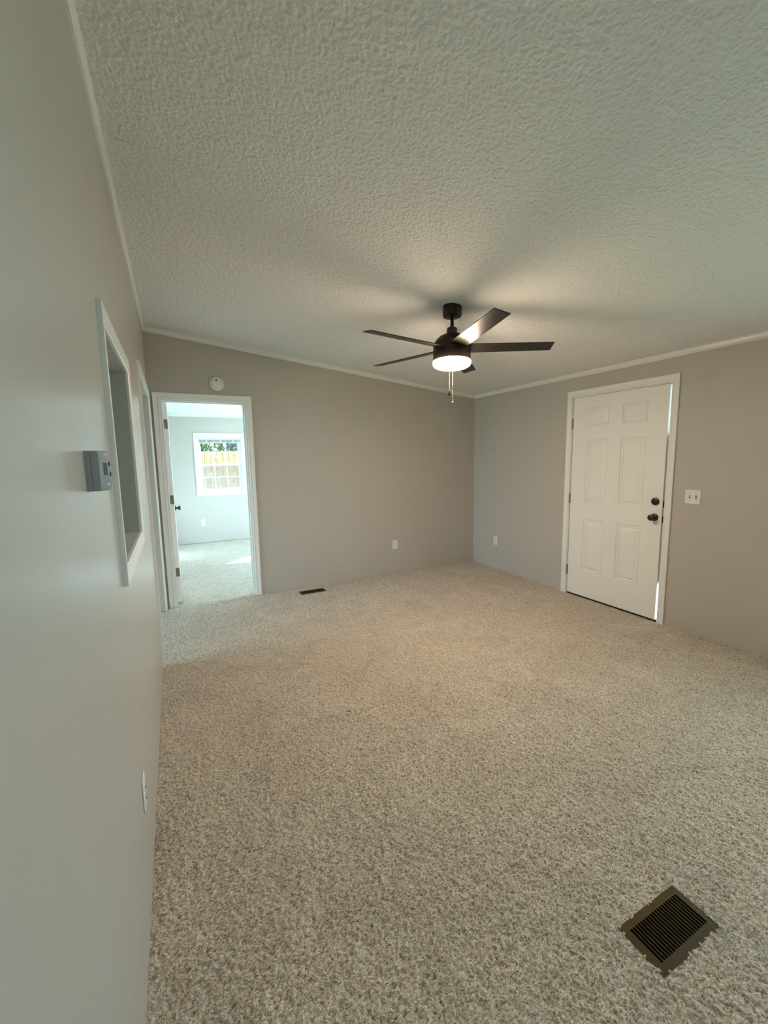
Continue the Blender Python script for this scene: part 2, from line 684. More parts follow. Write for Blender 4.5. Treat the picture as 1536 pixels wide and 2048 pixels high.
struct(o, 'far bedroom wall with the small window, seen through the doorway', 'wall')
o = plate('wall_bedroom_left', 'wall', 0, -0.115, 0.0, (D2, DB), (0, HB + 0.05))
struct(o, 'bedroom side wall behind the open door', 'wall')
o = plate('wall_kitchen', 'wall', 0, KX - 0.12, KX, (Y0, D), (0, 2.4), (KW,))
struct(o, 'far kitchen wall beyond the left openings', 'wall')

# ceilings
mb = MB()
mb.prism([(-0.05, ceil_z(-0.05)), (W + 0.125, ceil_z(W + 0.125)), (W + 0.125, ceil_z(W + 0.125) + 0.12), (-0.05, HL + 0.14)],
         1, Y0 - 0.12, D + 0.06)
ce = mb.build('ceiling', 'ceiling')


def spatter(step):
    def f(X, Y):
        a = blur_noise(X.shape, 0.0034 / step, 11)
        b = blur_noise(X.shape, 0.0075 / step, 12)
        h = 0.0023 / (1.0 + np.exp(-2.2 * (a + 0.5 * b))) + 0.0004 * a
        return HL + (HR - HL) * X / W - 0.001 - h
    return f


absorb(ce, relief(0.0, W, 0.1, 2.1, 0.0036, spatter(0.0036)))
absorb(ce, relief(0.0, W, 2.098, D, 0.005, spatter(0.005)))
struct(ce, 'sloping white popcorn ceiling over the living room', 'ceiling')
mb = MB()
mb.box((-0.115, D + 0.06, HB), (W + 0.125, DB + 0.12, HB + 0.12))
struct(mb.build('ceiling_bedroom', 'ceiling'), 'flat white ceiling of the bedroom beyond the doorway', 'ceiling')
mb = MB()
mb.prism([(KX - 0.12, 2.30), (-0.05, HL + 0.0), (-0.05, HL + 0.14), (KX - 0.12, 2.44)], 1, Y0 - 0.12, D + 0.06)
struct(mb.build('ceiling_kitchen', 'ceiling'), 'sloping ceiling of the kitchen behind the left wall', 'ceiling')

# crown mouldings: (down the wall, out from the wall)
CROWN = [(0.0, 0.0), (0.0, 0.020), (0.005, 0.020), (0.010, 0.015), (0.026, 0.013), (0.033, 0.016), (0.038, 0.012), (0.044, 0.009),
         (0.044, 0.0)]


def crown(name, a, b, down, out, label):
    mb = MB()
    mb.sweep([(a, down, out), (b, down, out)], CROWN)
    struct(mb.build(name, 'trim'), label, 'crown moulding')


crown('trim_1', (0, Y0, HL - 0.002), (0, D, HL - 0.002), (0, 0, -1), (1, 0, 0), 'white crown moulding along the top of the left wall')
crown('trim_2', (0, D, HL - 0.001), (W, D, HR - 0.001), (0, 0, -1), (0, -1, 0), 'white crown moulding sloping along the back wall')
crown('trim_3', (W, D, HR), (W, Y0, HR), (0, 0, -1), (-1, 0, 0), 'white crown moulding along the top of the right wall')
crown('trim_4', (0, DB, HB), (W, DB, HB), (0, 0, -1), (0, -1, 0), 'white crown moulding on the far bedroom wall')

# pass-through: casing and lining on the living-room side
mb = MB()
casing(mb, PT[0], PT[1], PT[2], PT[3], four=True)
o = mb.build('trim_5', 'trim')
o.rotation_euler = (0, 0, PI / 2)
struct(o, 'white picture-frame casing round the opening in the left wall', 'casing')

# cased doorway in the left wall
mb = MB()
casing(mb, LD[0], LD[1], 0.0, LD[3])
o = mb.build('trim_6', 'trim')
o.rotation_euler = (0, 0, PI / 2)
struct(o, 'white casing round the doorway at the far end of the left wall', 'casing')

# bedroom doorway
mb = MB()
casing(mb, BD[0], BD[1], 0.0, BD[3])
cas = mb.build('trim_7', 'trim')
cas.location = (0, D, 0)
struct(cas, 'white casing round the bedroom doorway in the back wall', 'casing')

# ------------------------------------------------------------------ bedroom door (open)
JT = 0.018
d1 = empty('door_2', (BD[0], D, 0))
struct(d1, 'white bedroom door standing open, seen edge on with three hinges', 'door')
wd = BD[1] - BD[0]
mb = MB()
mb.box((0, -0.001, 0), (JT, WT + 0.001, BD[3]))
mb.box((wd - JT, -0.001, 0), (wd, WT + 0.001, BD[3]))
mb.box((JT, -0.001, BD[3] - JT), (wd - JT, WT + 0.001, BD[3]))
# stops
mb.box((JT, 0.04, 0), (JT + 0.006, 0.075, BD[3] - JT))
mb.box((wd - JT - 0.010, 0.04, 0), (wd - JT, 0.075, BD[3] - JT))
mb.box((JT + 0.006, 0.04, BD[3] - JT - 0.010), (wd - JT - 0.010, 0.075, BD[3] - JT))
mb.build('door_frame', 'trim', d1)
# leaf, hinged on the left jamb and swung into the bedroom
lx0, lx1 = 0.117 - BD[0], 0.154 - BD[0]
ly0 = WT - 0.012
LEAF = 0.765
mb = MB()
mb.box((lx0, ly0, 0.018), (lx1, ly0 + LEAF, 2.088), 0.0015, 1)
for (a, b) in ((0.18, 0.85), (1.02, 1.62), (1.70, 1.98)):
    for (p, q) in ((0.11, 0.34), (0.43, 0.66)):
        mb.box((lx1 - 0.001, ly0 + p, a), (lx1 + 0.004, ly0 + q, b), 0.004, 1)
        mb.box((lx0 - 0.004, ly0 + p, a), (lx0 + 0.001, ly0 + q, b), 0.004, 1)
leaf = mb.build('door_leaf', 'door', d1)
for z in (1.876, 1.109, 0.342):
    mb = MB()
    mb.box((lx0 + 0.003, ly0 - 0.0025, z - 0.046), (lx1 - 0.001, ly0 + 0.001, z + 0.046), 0.001, 1)
    mb.lathe([(0.006, 0.046), (0.006, -0.046)], 12, Matrix.Translation((lx0 - 0.002, ly0 - 0.004, z)))
    mb.build('hinge', 'brass', d1, True)
kz = 0.952
mb = MB()
rot = Matrix.Translation((lx1, ly0 + LEAF - 0.065, kz)) @ Matrix.Rotation(PI / 2, 4, 'Y')
mb.lathe([(0.031, -0.001), (0.031, 0.006), (0.026, 0.010), (0.012, 0.013), (0.010, 0.028), (0.018, 0.034), (0.026, 0.043),
          (0.027, 0.052), (0.020, 0.060), (0.004, 0.062)], 24, rot)
rot2 = Matrix.Translation((lx0, ly0 + LEAF - 0.065, kz)) @ Matrix.Rotation(-PI / 2, 4, 'Y')
mb.lathe([(0.031, -0.001), (0.031, 0.006), (0.026, 0.010), (0.012, 0.013), (0.010, 0.028), (0.018, 0.034), (0.026, 0.043),
          (0.027, 0.052), (0.020, 0.060), (0.004, 0.062)], 24, rot2)
tag(mb.build('door_knob', 'black', d1, True), 'dark round knob')

# ------------------------------------------------------------------ exterior door (closed), right wall
YC = (2.163 + 3.109) / 2
d2 = empty('door_1', (W, YC, 0), -PI / 2)
struct(d2, 'closed white six-panel exterior door in the right wall', 'door')
hw = 0.473                                 # half the slab
ju0, ju1 = -(3.118 - YC), (YC - 2.147)     # jamb faces (u = -y)
mb = MB()
casing(mb, ju0 - 0.006, ju1 + 0.006, 0.0, 2.092)
tag(mb.build('door_casing', 'trim', d2))
mb = MB()
o0, o1 = -(ED[1] - YC), YC - ED[0]
mb.box((o0, -0.001, 0), (ju0, 0.124, ED[3]))
mb.box((ju1, -0.001, 0), (o1, 0.124, ED[3]))
mb.box((ju0, -0.001, 2.081), (ju1, 0.124, ED[3]))
# stops; on the latch side only where the weatherstrip is still in place
mb.box((ju0, 0.046, 0.02), (ju0 + 0.016, 0.124, 2.081))
mb.box((ju0 + 0.014, 0.046, 2.066), (ju1, 0.124, 2.082))
mb.box((ju1 - 0.024, 0.0445, 0.34), (ju1, 0.124, 1.66))
mb.build('door_frame', 'trim', d2)
# slab with pressed panels
PANELS = []
for (ya, yb) in ((2.704, 2.942), (2.334, 2.574)):
    for (za, zb) in ((1.780, 1.965), (1.008, 1.648), (0.285, 0.842)):
        PANELS.append((-(yb - YC), -(ya - YC), za, zb))
us = sorted({-hw, hw} | {p[0] for p in PANELS} | {p[1] for p in PANELS})
zs = sorted({0.018, 2.078} | {p[2] for p in PANELS} | {p[3] for p in PANELS})
bm = bmesh.new()
vc = {}


def dv(u, y, z):
    k = (round(u, 5), round(y, 5), round(z, 5))
    if k not in vc:
        vc[k] = bm.verts.new((u, y, z))
    return vc[k]


PROF = [(0.0, 0.0), (0.004, 0.008), (0.010, 0.011), (0.015, 0.004), (0.022, 0.004), (0.027, 0.011), (0.034, 0.011), (0.058, 0.001)]
for i in range(len(us) - 1):
    for j in range(len(zs) - 1):
        u0, u1, z0, z1 = us[i], us[i + 1], zs[j], zs[j + 1]
        pan = any(abs(p[0] - u0) < 1e-6 and abs(p[1] - u1) < 1e-6 and abs(p[2] - z0) < 1e-6 and abs(p[3] - z1) < 1e-6 for p in PANELS)
        if not pan:
            bm.faces.new((dv(u0, 0, z0), dv(u1, 0, z0), dv(u1, 0, z1), dv(u0, 0, z1)))
            continue
        prev = None
        for d_, h_ in PROF:
            ring = [dv(u0 + d_, h_, z0 + d_), dv(u1 - d_, h_, z0 + d_), dv(u1 - d_, h_, z1 - d_), dv(u0 + d_, h_, z1 - d_)]
            if prev:
                for k in range(4):
                    bm.faces.new((prev[k], prev[(k + 1) % 4], ring[(k + 1) % 4], ring[k]))
            prev = ring
        bm.faces.new(prev)
# rim and back
TH = 0.044
for i in range(len(us) - 1):
    bm.faces.new((dv(us[i], 0, zs[0]), dv(us[i + 1], 0, zs[0]), dv(us[i + 1], TH, zs[0]), dv(us[i], TH, zs[0])))
    bm.faces.new((dv(us[i], 0, zs[-1]), dv(us[i + 1], 0, zs[-1]), dv(us[i + 1], TH, zs[-1]), dv(us[i], TH, zs[-1])))
for j in range(len(zs) - 1):
    bm.faces.new((dv(us[0], 0, zs[j]), dv(us[0], 0, zs[j + 1]), dv(us[0], TH, zs[j + 1]), dv(us[0], TH, zs[j])))
    bm.faces.new((dv(us[-1], 0, zs[j]), dv(us[-1], 0, zs[j + 1]), dv(us[-1], TH, zs[j + 1]), dv(us[-1], TH, zs[j])))
    for i in range(len(us) - 1):
        bm.faces.new((dv(us[i], TH, zs[j]), dv(us[i + 1], TH, zs[j]), dv(us[i + 1], TH, zs[j + 1]), dv(us[i], TH, zs[j + 1])))
bmesh.ops.recalc_face_normals(bm, faces=bm.faces[:])
mb = MB()
mb.bm.free()
mb.bm = bm
mb.build('door_leaf', 'door', d2)
mb = MB()
mb.box((-hw, 0.002, 0.0), (hw + 0.012, 0.06, 0.0185))
tag(mb.build('door_sweep', 'rubber', d2), 'black rubber strip under the door')
for z in (1.817, 1.042, 0.264):
    mb = MB()
    mb.lathe([(0.0065, 0.052), (0.0075, 0.050), (0.0075, -0.050), (0.0065, -0.052)], 12, Matrix.Translation((-hw - 0.005, -0.004, z)))
    mb.box((-hw - 0.010, -0.0015, z - 0.05), (-hw - 0.001, 0.03, z + 0.05))
    mb.build('hinge', 'brass', d2, True)
ku = YC - 2.222
mb = MB()
R_ = Matrix.Translation((ku, 0, 1.081)) @ Matrix.Rotation(PI / 2, 4, 'X')
mb.lathe([(0.033, -0.001), (0.033, 0.010), (0.030, 0.016), (0.024, 0.019), (0.004, 0.020)], 32, R_)
db = mb.build('deadbolt', 'black', d2, True)
mb = MB()
mb.box((ku - 0.016, -0.034, 1.081 - 0.006), (ku + 0.016, -0.018, 1.081 + 0.006), 0.003)
mb.build('thumb_turn', 'black', db)
mb = MB()
R_ = Matrix.Translation((ku, 0, 0.941)) @ Matrix.Rotation(PI / 2, 4, 'X')
mb.lathe([(0.033, -0.001), (0.033, 0.006), (0.028, 0.011), (0.014, 0.014), (0.012, 0.030), (0.018, 0.035), (0.026, 0.044), (0.028, 0.054),
          (0.025, 0.063), (0.015, 0.069), (0.003, 0.070)], 32, R_)
tag(mb.build('door_knob', 'black', d2, True), 'black round knob')
for z in (1.060, 0.925):
    mb = MB()
    mb.box((hw - 0.001, 0.010, z - 0.030), (hw + 0.004, 0.034, z + 0.030), 0.001, 1)
    mb.box((hw + 0.003, 0.015, z - 0.010), (hw + 0.011, 0.028, z + 0.010), 0.002, 1)
    mb.build('latch_plate', 'black', d2)


# ------------------------------------------------------------------ windows
def sash(mb, u0, u1, z0, z1, y0, y1, fw):
    mb.box((u0, y0, z0), (u0 + fw, y1, z1))
    mb.box((u1 - fw, y0, z0), (u1, y1, z1))
    mb.box((u0 + fw, y0, z0), (u1 - fw, y1, z0 + fw))
    mb.box((u0 + fw, y0, z1 - fw), (u1 - fw, y1, z1))


def muntins(mb, u0, u1, z0, z1, y0, y1, nu, nz, wdt=0.016):
    for i in range(1, nu):
        u = u0 + (u1 - u0) * i / nu
        mb.box((u - wdt / 2, y0, z0), (u + wdt / 2, y1, z1))
    for j in range(1, nz):
        z = z0 + (z1 - z0) * j / nz
        mb.box((u0, y0 + 0.001, z - wdt / 2), (u1, y1 - 0.001, z + wdt / 2))


def bedroom_window(name, hole, label, nu=3, nzz=2):
    wu, wz = (hole[1] - hole[0]) / 2, hole[3] - hole[2]
    r = empty(name, ((hole[0] + hole[1]) / 2, DB, hole[2]))
    struct(r, label, 'window')
    mb = MB()
    casing(mb, -wu + 0.004, wu - 0.004, 0.004, wz - 0.004, four=True, s=1.15)
    mb.build('window_casing', 'trim', r)
    mb = MB()
    sash(mb, -wu, wu, 0, wz, 0.012, 0.12, 0.022)
    mb.build('window_frame', 'vinyl', r)
    mid = 0.505
    for nm, z0, z1, y0, nz in (('upper_sash', mid - 0.018, wz - 0.022, 0.078, nzz), ('lower_sash', 0.022, mid + 0.018, 0.048, nzz)):
        mb = MB()
        sash(mb, -wu + 0.022, wu - 0.022, z0, z1, y0, y0 + 0.028, 0.034)
        muntins(mb, -wu + 0.056, wu - 0.056, z0 + 0.034, z1 - 0.034, y0 + 0.008, y0 + 0.020, nu, nz)
        s_ = mb.build(nm, 'vinyl', r)
        mb = MB()
        mb.box((-wu + 0.05, y0 + 0.0125, z0 + 0.03), (wu - 0.05, y0 + 0.0155, z1 - 0.03))
        mb.build('pane', 'glass', s_)
    mb = MB()
    mb.box((-wu + 0.03, 0.113, 0.03), (wu - 0.03, 0.114, mid))
    mb.build('insect_screen', 'screen', r)
    return r


w1 = bedroom_window('window_1', BW, 'white double-hung bedroom window looking out on the wooden fence')
w2 = bedroom_window('window_2', BW2, 'second bedroom window further right, hidden by the living room wall', 1, 1)

# raised mini blind in the visible window
bl = empty('window_blind', ((BW[0] + BW[1]) / 2, DB, BW[3] - 0.022))
tag(bl, 'grey mini blind drawn up at the top of the bedroom window', 'blind')
bw_ = (BW[1] - BW[0]) / 2 - 0.026
mb = MB()
mb.box((-bw_, 0.018, -0.030), (bw_, 0.044, 0.0), 0.002, 1)
mb.build('head_rail', 'vinyl', bl)
mb = MB()
for k in range(12):
    mb.box((-bw_ + 0.004, 0.019, -0.036 - k * 0.0042), (bw_ - 0.004, 0.043, -0.0335 - k * 0.0042))
mb.box((-bw_ + 0.004, 0.019, -0.0345), (-bw_ + 0.008, 0.043, -0.03))
mb.build('slats', 'blind', bl)
for u in (-bw_ * 0.62, 0.02, bw_ * 0.66):
    mb = MB()
    mb.box((u - 0.010, 0.0135, -0.088), (u + 0.010, 0.0185, -0.028), 0.002, 1)
    mb.build('clip', 'vinyl', bl)
mb = MB()
mb.box((-bw_ + 0.003, 0.018, -0.095), (bw_ - 0.003, 0.044, -0.083), 0.002, 1)
mb.build('bottom_rail', 'vinyl', bl)


def added_window(name, axis_loc, rz, wu, wz, label, nu):  # for the unseen windows added to let daylight in
    r = empty(name, axis_loc, rz)
    struct(r, label, 'window')
    mb = MB()
    casing(mb, -wu, wu, 0.0, wz, four=True)
    mb.build('window_casing', 'trim', r)
    mb = MB()
    sash(mb, -wu, wu, 0, wz, 0.03, 0.10, 0.04)
    for i in range(1, nu):
        u = -wu + 2 * wu * i / nu
        mb.box((u - 0.02, 0.03, 0.04), (u + 0.02, 0.10, wz - 0.04))
    mb.box((-wu + 0.04, 0.035, wz / 2 - 0.02), (wu - 0.04, 0.095, wz / 2 + 0.02))
    mb.build('window_frame', 'vinyl', r)
    mb = MB()
    mb.box((-wu + 0.03, 0.063, 0.03), (wu - 0.03, 0.066, wz - 0.03))
    mb.build('pane', 'glass', r)


added_window('added_window_3', (KX, (KW[0] + KW[1]) / 2, KW[2]), PI / 2, (KW[1] - KW[0]) / 2, KW[3] - KW[2],
             'unseen kitchen window added for daylight beyond the left wall', 2)
added_window('added_window_4', (W, (RW[0] + RW[1]) / 2, RW[2]), -PI / 2, (RW[1] - RW[0]) / 2, RW[3] - RW[2],
             'unseen right wall window added to light the living room', 2)
portal((W + 0.13, (RW[0] + RW[1]) / 2, (RW[2] + RW[3]) / 2), (-1, 0, 0), RW[1] - RW[0], RW[3] - RW[2])
added_window('added_window_5', (W, (BR[0] + BR[1]) / 2, BR[2]), -PI / 2, (BR[1] - BR[0]) / 2, BR[3] - BR[2],
             'unseen wide window added in the right wall to brighten the bedroom', 3)
portal((W + 0.13, (BR[0] + BR[1]) / 2, (BR[2] + BR[3]) / 2), (-1, 0, 0), BR[1] - BR[0], BR[3] - BR[2])
portal((KX - 0.125, (KW[0] + KW[1]) / 2, (KW[2] + KW[3]) / 2), (1, 0, 0), KW[1] - KW[0], KW[3] - KW[2])
for h in (BW, BW2):
    portal(((h[0] + h[1]) / 2, DB + 0.128, (h[2] + h[3]) / 2), (0, -1, 0), h[1] - h[0], h[3] - h[2])

# ------------------------------------------------------------------ ceiling fan
FX, FY = 2.004, 2.557
fan = empty('ceiling_fan', (FX, FY, 2.50))
tag(fan, 'dark bronze five-blade ceiling fan with lit round lamp', 'ceiling fan')
TILT = Matrix.Rotation(-0.037, 4, 'X') @ Matrix.Rotation(0.031, 4, 'Y')
# canopy against the sloping ceiling, the rest hangs from it on a ball joint
OX, OY = -0.0075, -0.009
cz_ = ceil_z(FX) - 2.50


def tilt_build(mb, name, mat, parent, smooth=True, angle=35):
    mb.bm.transform(TILT)
    return mb.build(name, mat, parent, smooth, angle)


mb = MB()
mb.lathe([(0.062, cz_ + 0.012), (0.0665, cz_ + 0.008), (0.0665, cz_ - 0.060), (0.063, cz_ - 0.070), (0.052, cz_ - 0.075), (0.012, cz_ - 0.076)],
         40, Matrix.Translation((0.006, 0.007, 0)))
mb.build('canopy', 'canopy', fan, True)
ZB = 2.259 - 2.50
mb = MB()
mb.lathe([(0.0125, cz_ - 0.07), (0.0125, -0.135)], 20)
tilt_build(mb, 'downrod', 'canopy', fan)
mb = MB()
mb.lathe([(0.014, -0.098), (0.030, -0.099), (0.035, -0.103), (0.037, -0.108), (0.037, -0.140), (0.050, -0.148)], 32)
tilt_build(mb, 'collar', 'bronze', fan)
mb = MB()
mb.lathe([(0.036, -0.141), (0.060, -0.147), (0.092, -0.164), (0.113, -0.184), (0.126, -0.204), (0.132, -0.220), (0.132, -0.324), (0.130, -0.328),
          (0.02, -0.329)], 56)
tilt_build(mb, 'motor_housing', 'bronze', fan, True, 50)
mb = MB()
lens_prof = [(0.12, -0.323), (0.131, -0.3295), (0.134, -0.333), (0.134, -0.341)]
for k in range(1, 9):
    t = k / 8 * PI / 2
    lens_prof.append((0.096 + 0.038 * math.cos(t), -0.341 - 0.030 * math.sin(t)))
lens_prof += [(0.05, -0.3735), (0.006, -0.375)]
mb.lathe(lens_prof, 56)
tag(tilt_build(mb, 'lamp_lens', 'lens', fan, True, 60), 'glowing white lamp lens')
PITCH = -0.207
for k in range(5):
    mb = MB()
    b2 = bmesh.new()
    rr = [(0.085, 0.050), (0.12, 0.056), (0.16, 0.0585), (0.40, 0.056), (0.692, 0.0515)]
    t_ = 0.0028
    top_, bot_ = [], []
    for r_, h_ in rr:
        top_.append([b2.verts.new((r_, -h_, t_)), b2.verts.new((r_, h_, t_))])
        bot_.append([b2.verts.new((r_, -h_, -t_)), b2.verts.new((r_, h_, -t_))])
    for i in range(len(rr) - 1):
        b2.faces.new((top_[i][0], top_[i + 1][0], top_[i + 1][1], top_[i][1]))
        b2.faces.new((bot_[i][0], bot_[i][1], bot_[i + 1][1], bot_[i + 1][0]))
        b2.faces.new((top_[i][0], bot_[i][0], bot_[i + 1][0], top_[i + 1][0]))
        b2.faces.new((top_[i][1], top_[i + 1][1], bot_[i + 1][1], bot_[i][1]))
    b2.faces.new((top_[0][0], top_[0][1], bot_[0][1], bot_[0][0]))
    b2.faces.new((top_[-1][0], bot_[-1][0], bot_[-1][1], top_[-1][1]))
    bmesh.ops.recalc_face_normals(b2, faces=b2.faces[:])
    ang = 0.728 + k * 2 * PI / 5
    mb._merge(b2, Matrix.Translation((0, 0, ZB)) @ Matrix.Rotation(ang, 4, 'Z') @ Matrix.Rotation(PITCH, 4, 'X'))
    mb.bm.transform(TILT)
    mb.build('blade', 'blade', fan)
for (cx, cy, z1, kind) in ((1.912, 2.457, 1.950, 0), (1.929, 2.444, 1.882, 1)):
    mb = MB()
    z = 2.235
    mb.tube([(cx - FX + (FX - cx) * 0.14, cy - FY + (FY - cy) * 0.14, z - 2.50), (cx - FX, cy - FY, z - 2.505)], 0.003)
    while z > z1:
        mb.ball((cx - FX, cy - FY, z - 2.50), 0.0019, 1, (1, 1, 1.25))
        z -= 0.0042
    ch = mb.build('pull_chain', 'chain', fan)
    mb = MB()
    if kind == 0:
        mb.lathe([(0.002, 0.004), (0.0045, 0.0), (0.0045, -0.006)], 12, Matrix.Translation((cx - FX, cy - FY, z1 - 2.50)))
        mb.lathe([(0.0045, -0.006), (0.0068, -0.010), (0.0068, -0.026), (0.004, -0.032)], 14, Matrix.Translation((cx - FX, cy - FY, z1 - 2.50)))
        tag(mb.build('pull_fob', 'fob', ch, True), 'dark cylindrical pull')
    else:
        mb.lathe([(0.002, 0.006), (0.004, 0.0), (0.004, -0.006)], 12, Matrix.Translation((cx - FX, cy - FY, z1 - 2.50)))
        mb.ball((cx - FX, cy - FY, z1 - 0.012 - 2.50), 0.0095, 3)
        tag(mb.build('pull_fob', 'nickel', ch, True), 'silvery ball pull')


# ------------------------------------------------------------------ wall fittings
def make_outlet():
    r = empty('wall_outlet', (0, 0, 0))
    mb = MB()
    mb.box((-0.035, -0.0055, -0.0575), (0.035, 0.0, 0.0575), 0.003, 2)
    mb.build('cover_plate', 'plastic', r)
    for z in (0.0195, -0.0195):
        mb = MB()
        pts = []
        for i in range(24):
            a = 2 * PI * i / 24
            pts.append((0.0172 * math.cos(a), max(-0.0125, min(0.0125, 0.0172 * math.sin(a))) + z))
        mb.prism(pts, 1, -0.0075, -0.004)
        rc = mb.build('receptacle', 'plastic', r)
        for u, hh in ((-0.0062, 0.0045), (0.0062, 0.0036)):
            mb = MB()
            mb.box((u - 0.0013, -0.0082, z + 0.003 - hh), (u + 0.0013, -0.006, z + 0.003 + hh))
            mb.build('slot', 'slot', rc)
        mb = MB()
        mb.lathe([(0.0026, 0.0), (0.0026, 0.003)], 12, Matrix.Translation((0, -0.0062, z - 0.0075)) @ Matrix.Rotation(PI / 2, 4, 'X'))
        mb.build('ground_hole', 'slot', rc)
    mb = MB()
    mb.lathe([(0.003, 0.0), (0.003, 0.0015), (0.001, 0.002)], 12, Matrix.Translation((0, -0.005, 0)) @ Matrix.Rotation(PI / 2, 4, 'X'))
    mb.build('screw', 'steel', r)
    return r


out0 = make_outlet()
spots = [((2.673, D, 0.384), 0.0, 'white wall outlet low on the back wall, right of the floor vent'),
         ((W, 4.262, 0.386), -PI / 2, 'white wall outlet low on the right wall near the room corner'),
         ((0.0, 1.555, 0.372), PI / 2, 'white wall outlet on the near left wall, seen almost edge on'),
         ((0.595, DB, 0.376), 0.0, 'white wall outlet under the bedroom window')]
for i, (loc, rz, lab) in enumerate(spots):
    o = out0 if i == 0 else copy_tree(out0)
    o.location = loc
    o.rotation_euler = (0, 0, rz)
    tag(o, lab, 'outlet', 'wall outlets')

sw = empty('light_switch', (W, 1.927, 1.143), -PI / 2)
tag(sw, 'white double toggle light switch beside the exterior door', 'light switch')
mb = MB()
mb.box((-0.0585, -0.0055, -0.0575), (0.0585, 0.0, 0.0575), 0.003, 2)
mb.build('cover_plate', 'plastic', sw)
for u, s_ in ((-0.023, 1), (0.023, -1)):
    mb = MB()
    mb.box((u - 0.0055, -0.0062, -0.0125), (u + 0.0055, -0.004, 0.0125))
    mb.build('toggle_slot', 'slot', sw)
    mb = MB()
    b2 = bmesh.new()
    bmesh.ops.create_cube(b2, size=1)
    for v in b2.verts:
        v.co = Vector((v.co.x * 0.009, v.co.y * 0.017, v.co.z * (0.011 if v.co.y > 0 else 0.008)))
    mb._merge(b2, Matrix.Translation((u, -0.012, 0.004 * s_)) @ Matrix.Rotation(-0.45 * s_, 4, 'X'))
    mb.build('toggle', 'plastic', sw)
    for z in (0.030, -0.030):
        mb = MB()
        mb.lathe([(0.003, 0.0), (0.003, 0.0015), (0.001, 0.002)], 12, Matrix.Translation((u, -0.005, z)) @ Matrix.Rotation(PI / 2, 4, 'X'))
        mb.build('screw', 'steel', sw)

sm = empty('smoke_detector', (0.631, D, 2.281))
tag(sm, 'round white smoke detector on the back wall above the bedroom doorway', 'smoke detector')
RX = Matrix.Rotation(PI / 2, 4, 'X')
mb = MB()
mb.lathe([(0.070, 0.0), (0.0715, 0.004), (0.0715, 0.012), (0.068, 0.017), (0.058, 0.018)], 48, RX)
mb.build('base', 'plastic', sm, True)
mb = MB()
mb.lathe([(0.057, 0.016), (0.057, 0.020), (0.0535, 0.022), (0.052, 0.036), (0.047, 0.042), (0.040, 0.044), (0.003, 0.046)], 48, RX)
cv = mb.build('cover', 'plastic', sm, True)
mb = MB()
mb.lathe([(0.008, 0.040), (0.008, 0.0455), (0.006, 0.0462)], 20, Matrix.Translation((-0.006, 0, 0.031)) @ RX)
mb.build('sensor_hole', 'slot', cv, True)
mb = MB()
mb.lathe([(0.019, 0.042), (0.019, 0.048), (0.016, 0.050), (0.002, 0.0505)], 28, Matrix.Translation((0.014, 0, -0.006)) @ RX)
mb.build('test_button', 'plastic', cv, True)

# thermostat: local u runs to the viewer's right (away down the left wall)
th = empty('thermostat', (0.0, 1.118, 1.482), PI / 2)
tag(th, 'grey wall thermostat on the left wall beside the framed opening', 'thermostat')
mb = MB()
mb.prism([(0.0, 0.0), (0.0, -0.011), (0.0765, -0.011), (0.0765, 0.0)], 2, -0.0445, 0.0445)
mb.build('back_plate', 'thermo', th)
mb = MB()
mb.prism([(0.0007, -0.0105), (0.0007, -0.0125), (0.0758, -0.0125), (0.0758, -0.0105)], 2, -0.0438, 0.0438)
mb.build('seam', 'thermo_line', th)
prof = [(0.0, -0.012), (0.0, -0.0265), (0.0035, -0.030), (0.007, -0.0330), (0.011, -0.0361), (0.015, -0.0386), (0.019, -0.0404), (0.024, -0.0420),
        (0.030, -0.0430), (0.037, -0.0433), (0.046, -0.0424), (0.056, -0.0395), (0.066, -0.0345), (0.0765, -0.0265), (0.0765, -0.012)]
b2 = bmesh.new()
rings = []
for z, s_ in ((-0.0445, 0.86), (-0.043, 0.93), (-0.039, 0.98), (-0.030, 1.0), (0.030, 1.0), (0.039, 0.97), (0.0435, 0.90), (0.0445, 0.84)):
    rings.append([b2.verts.new((p[0], -0.012 + (p[1] + 0.012) * s_, z)) for p in prof])
for k in range(len(rings) - 1):
    for i in range(len(prof)):
        j = (i + 1) % len(prof)
        b2.faces.new((rings[k][i], rings[k][j], rings[k + 1][j], rings[k + 1][i]))
b2.faces.new(rings[0])
b2.faces.new(rings[-1])
bmesh.ops.recalc_face_normals(b2, faces=b2.faces[:])
mb = MB()
mb._merge(b2)
cov = mb.build('cover', 'thermo', th, True, 40)


def tpatch(name, mat, u0, u1, z0, z1, lift, parent):
    """a small raised plate that follows the curved front"""
    def hh(u):
        for a, b in zip(prof[1:-1], prof[2:-1]):
            if a[0] <= u <= b[0]:
                return a[1] + (b[1] - a[1]) * (u - a[0]) / (b[0] - a[0])
        return -0.04
    n = 5
    poly = [(u0 + (u1 - u0) * i / n, hh(u0 + (u1 - u0) * i / n) - lift) for i in range(n + 1)]
    poly += [(u, y + lift + 0.003) for u, y in poly[::-1]]
    mb = MB()
    mb.prism(poly, 2, z0, z1)
    return mb.build(name, mat, parent)


tpatch('display', 'lcd', 0.0072, 0.0165, -0.010, 0.018, 0.0004, cov)
tpatch('button', 'slot', 0.0225, 0.0300, 0.010, 0.020, 0.0010, cov)
tpatch('button', 'slot', 0.0255, 0.0330, -0.013, -0.003, 0.0010, cov)
tpatch('badge', 'plastic', 0.013, 0.0195, -0.033, -0.0285, 0.0006, cov)


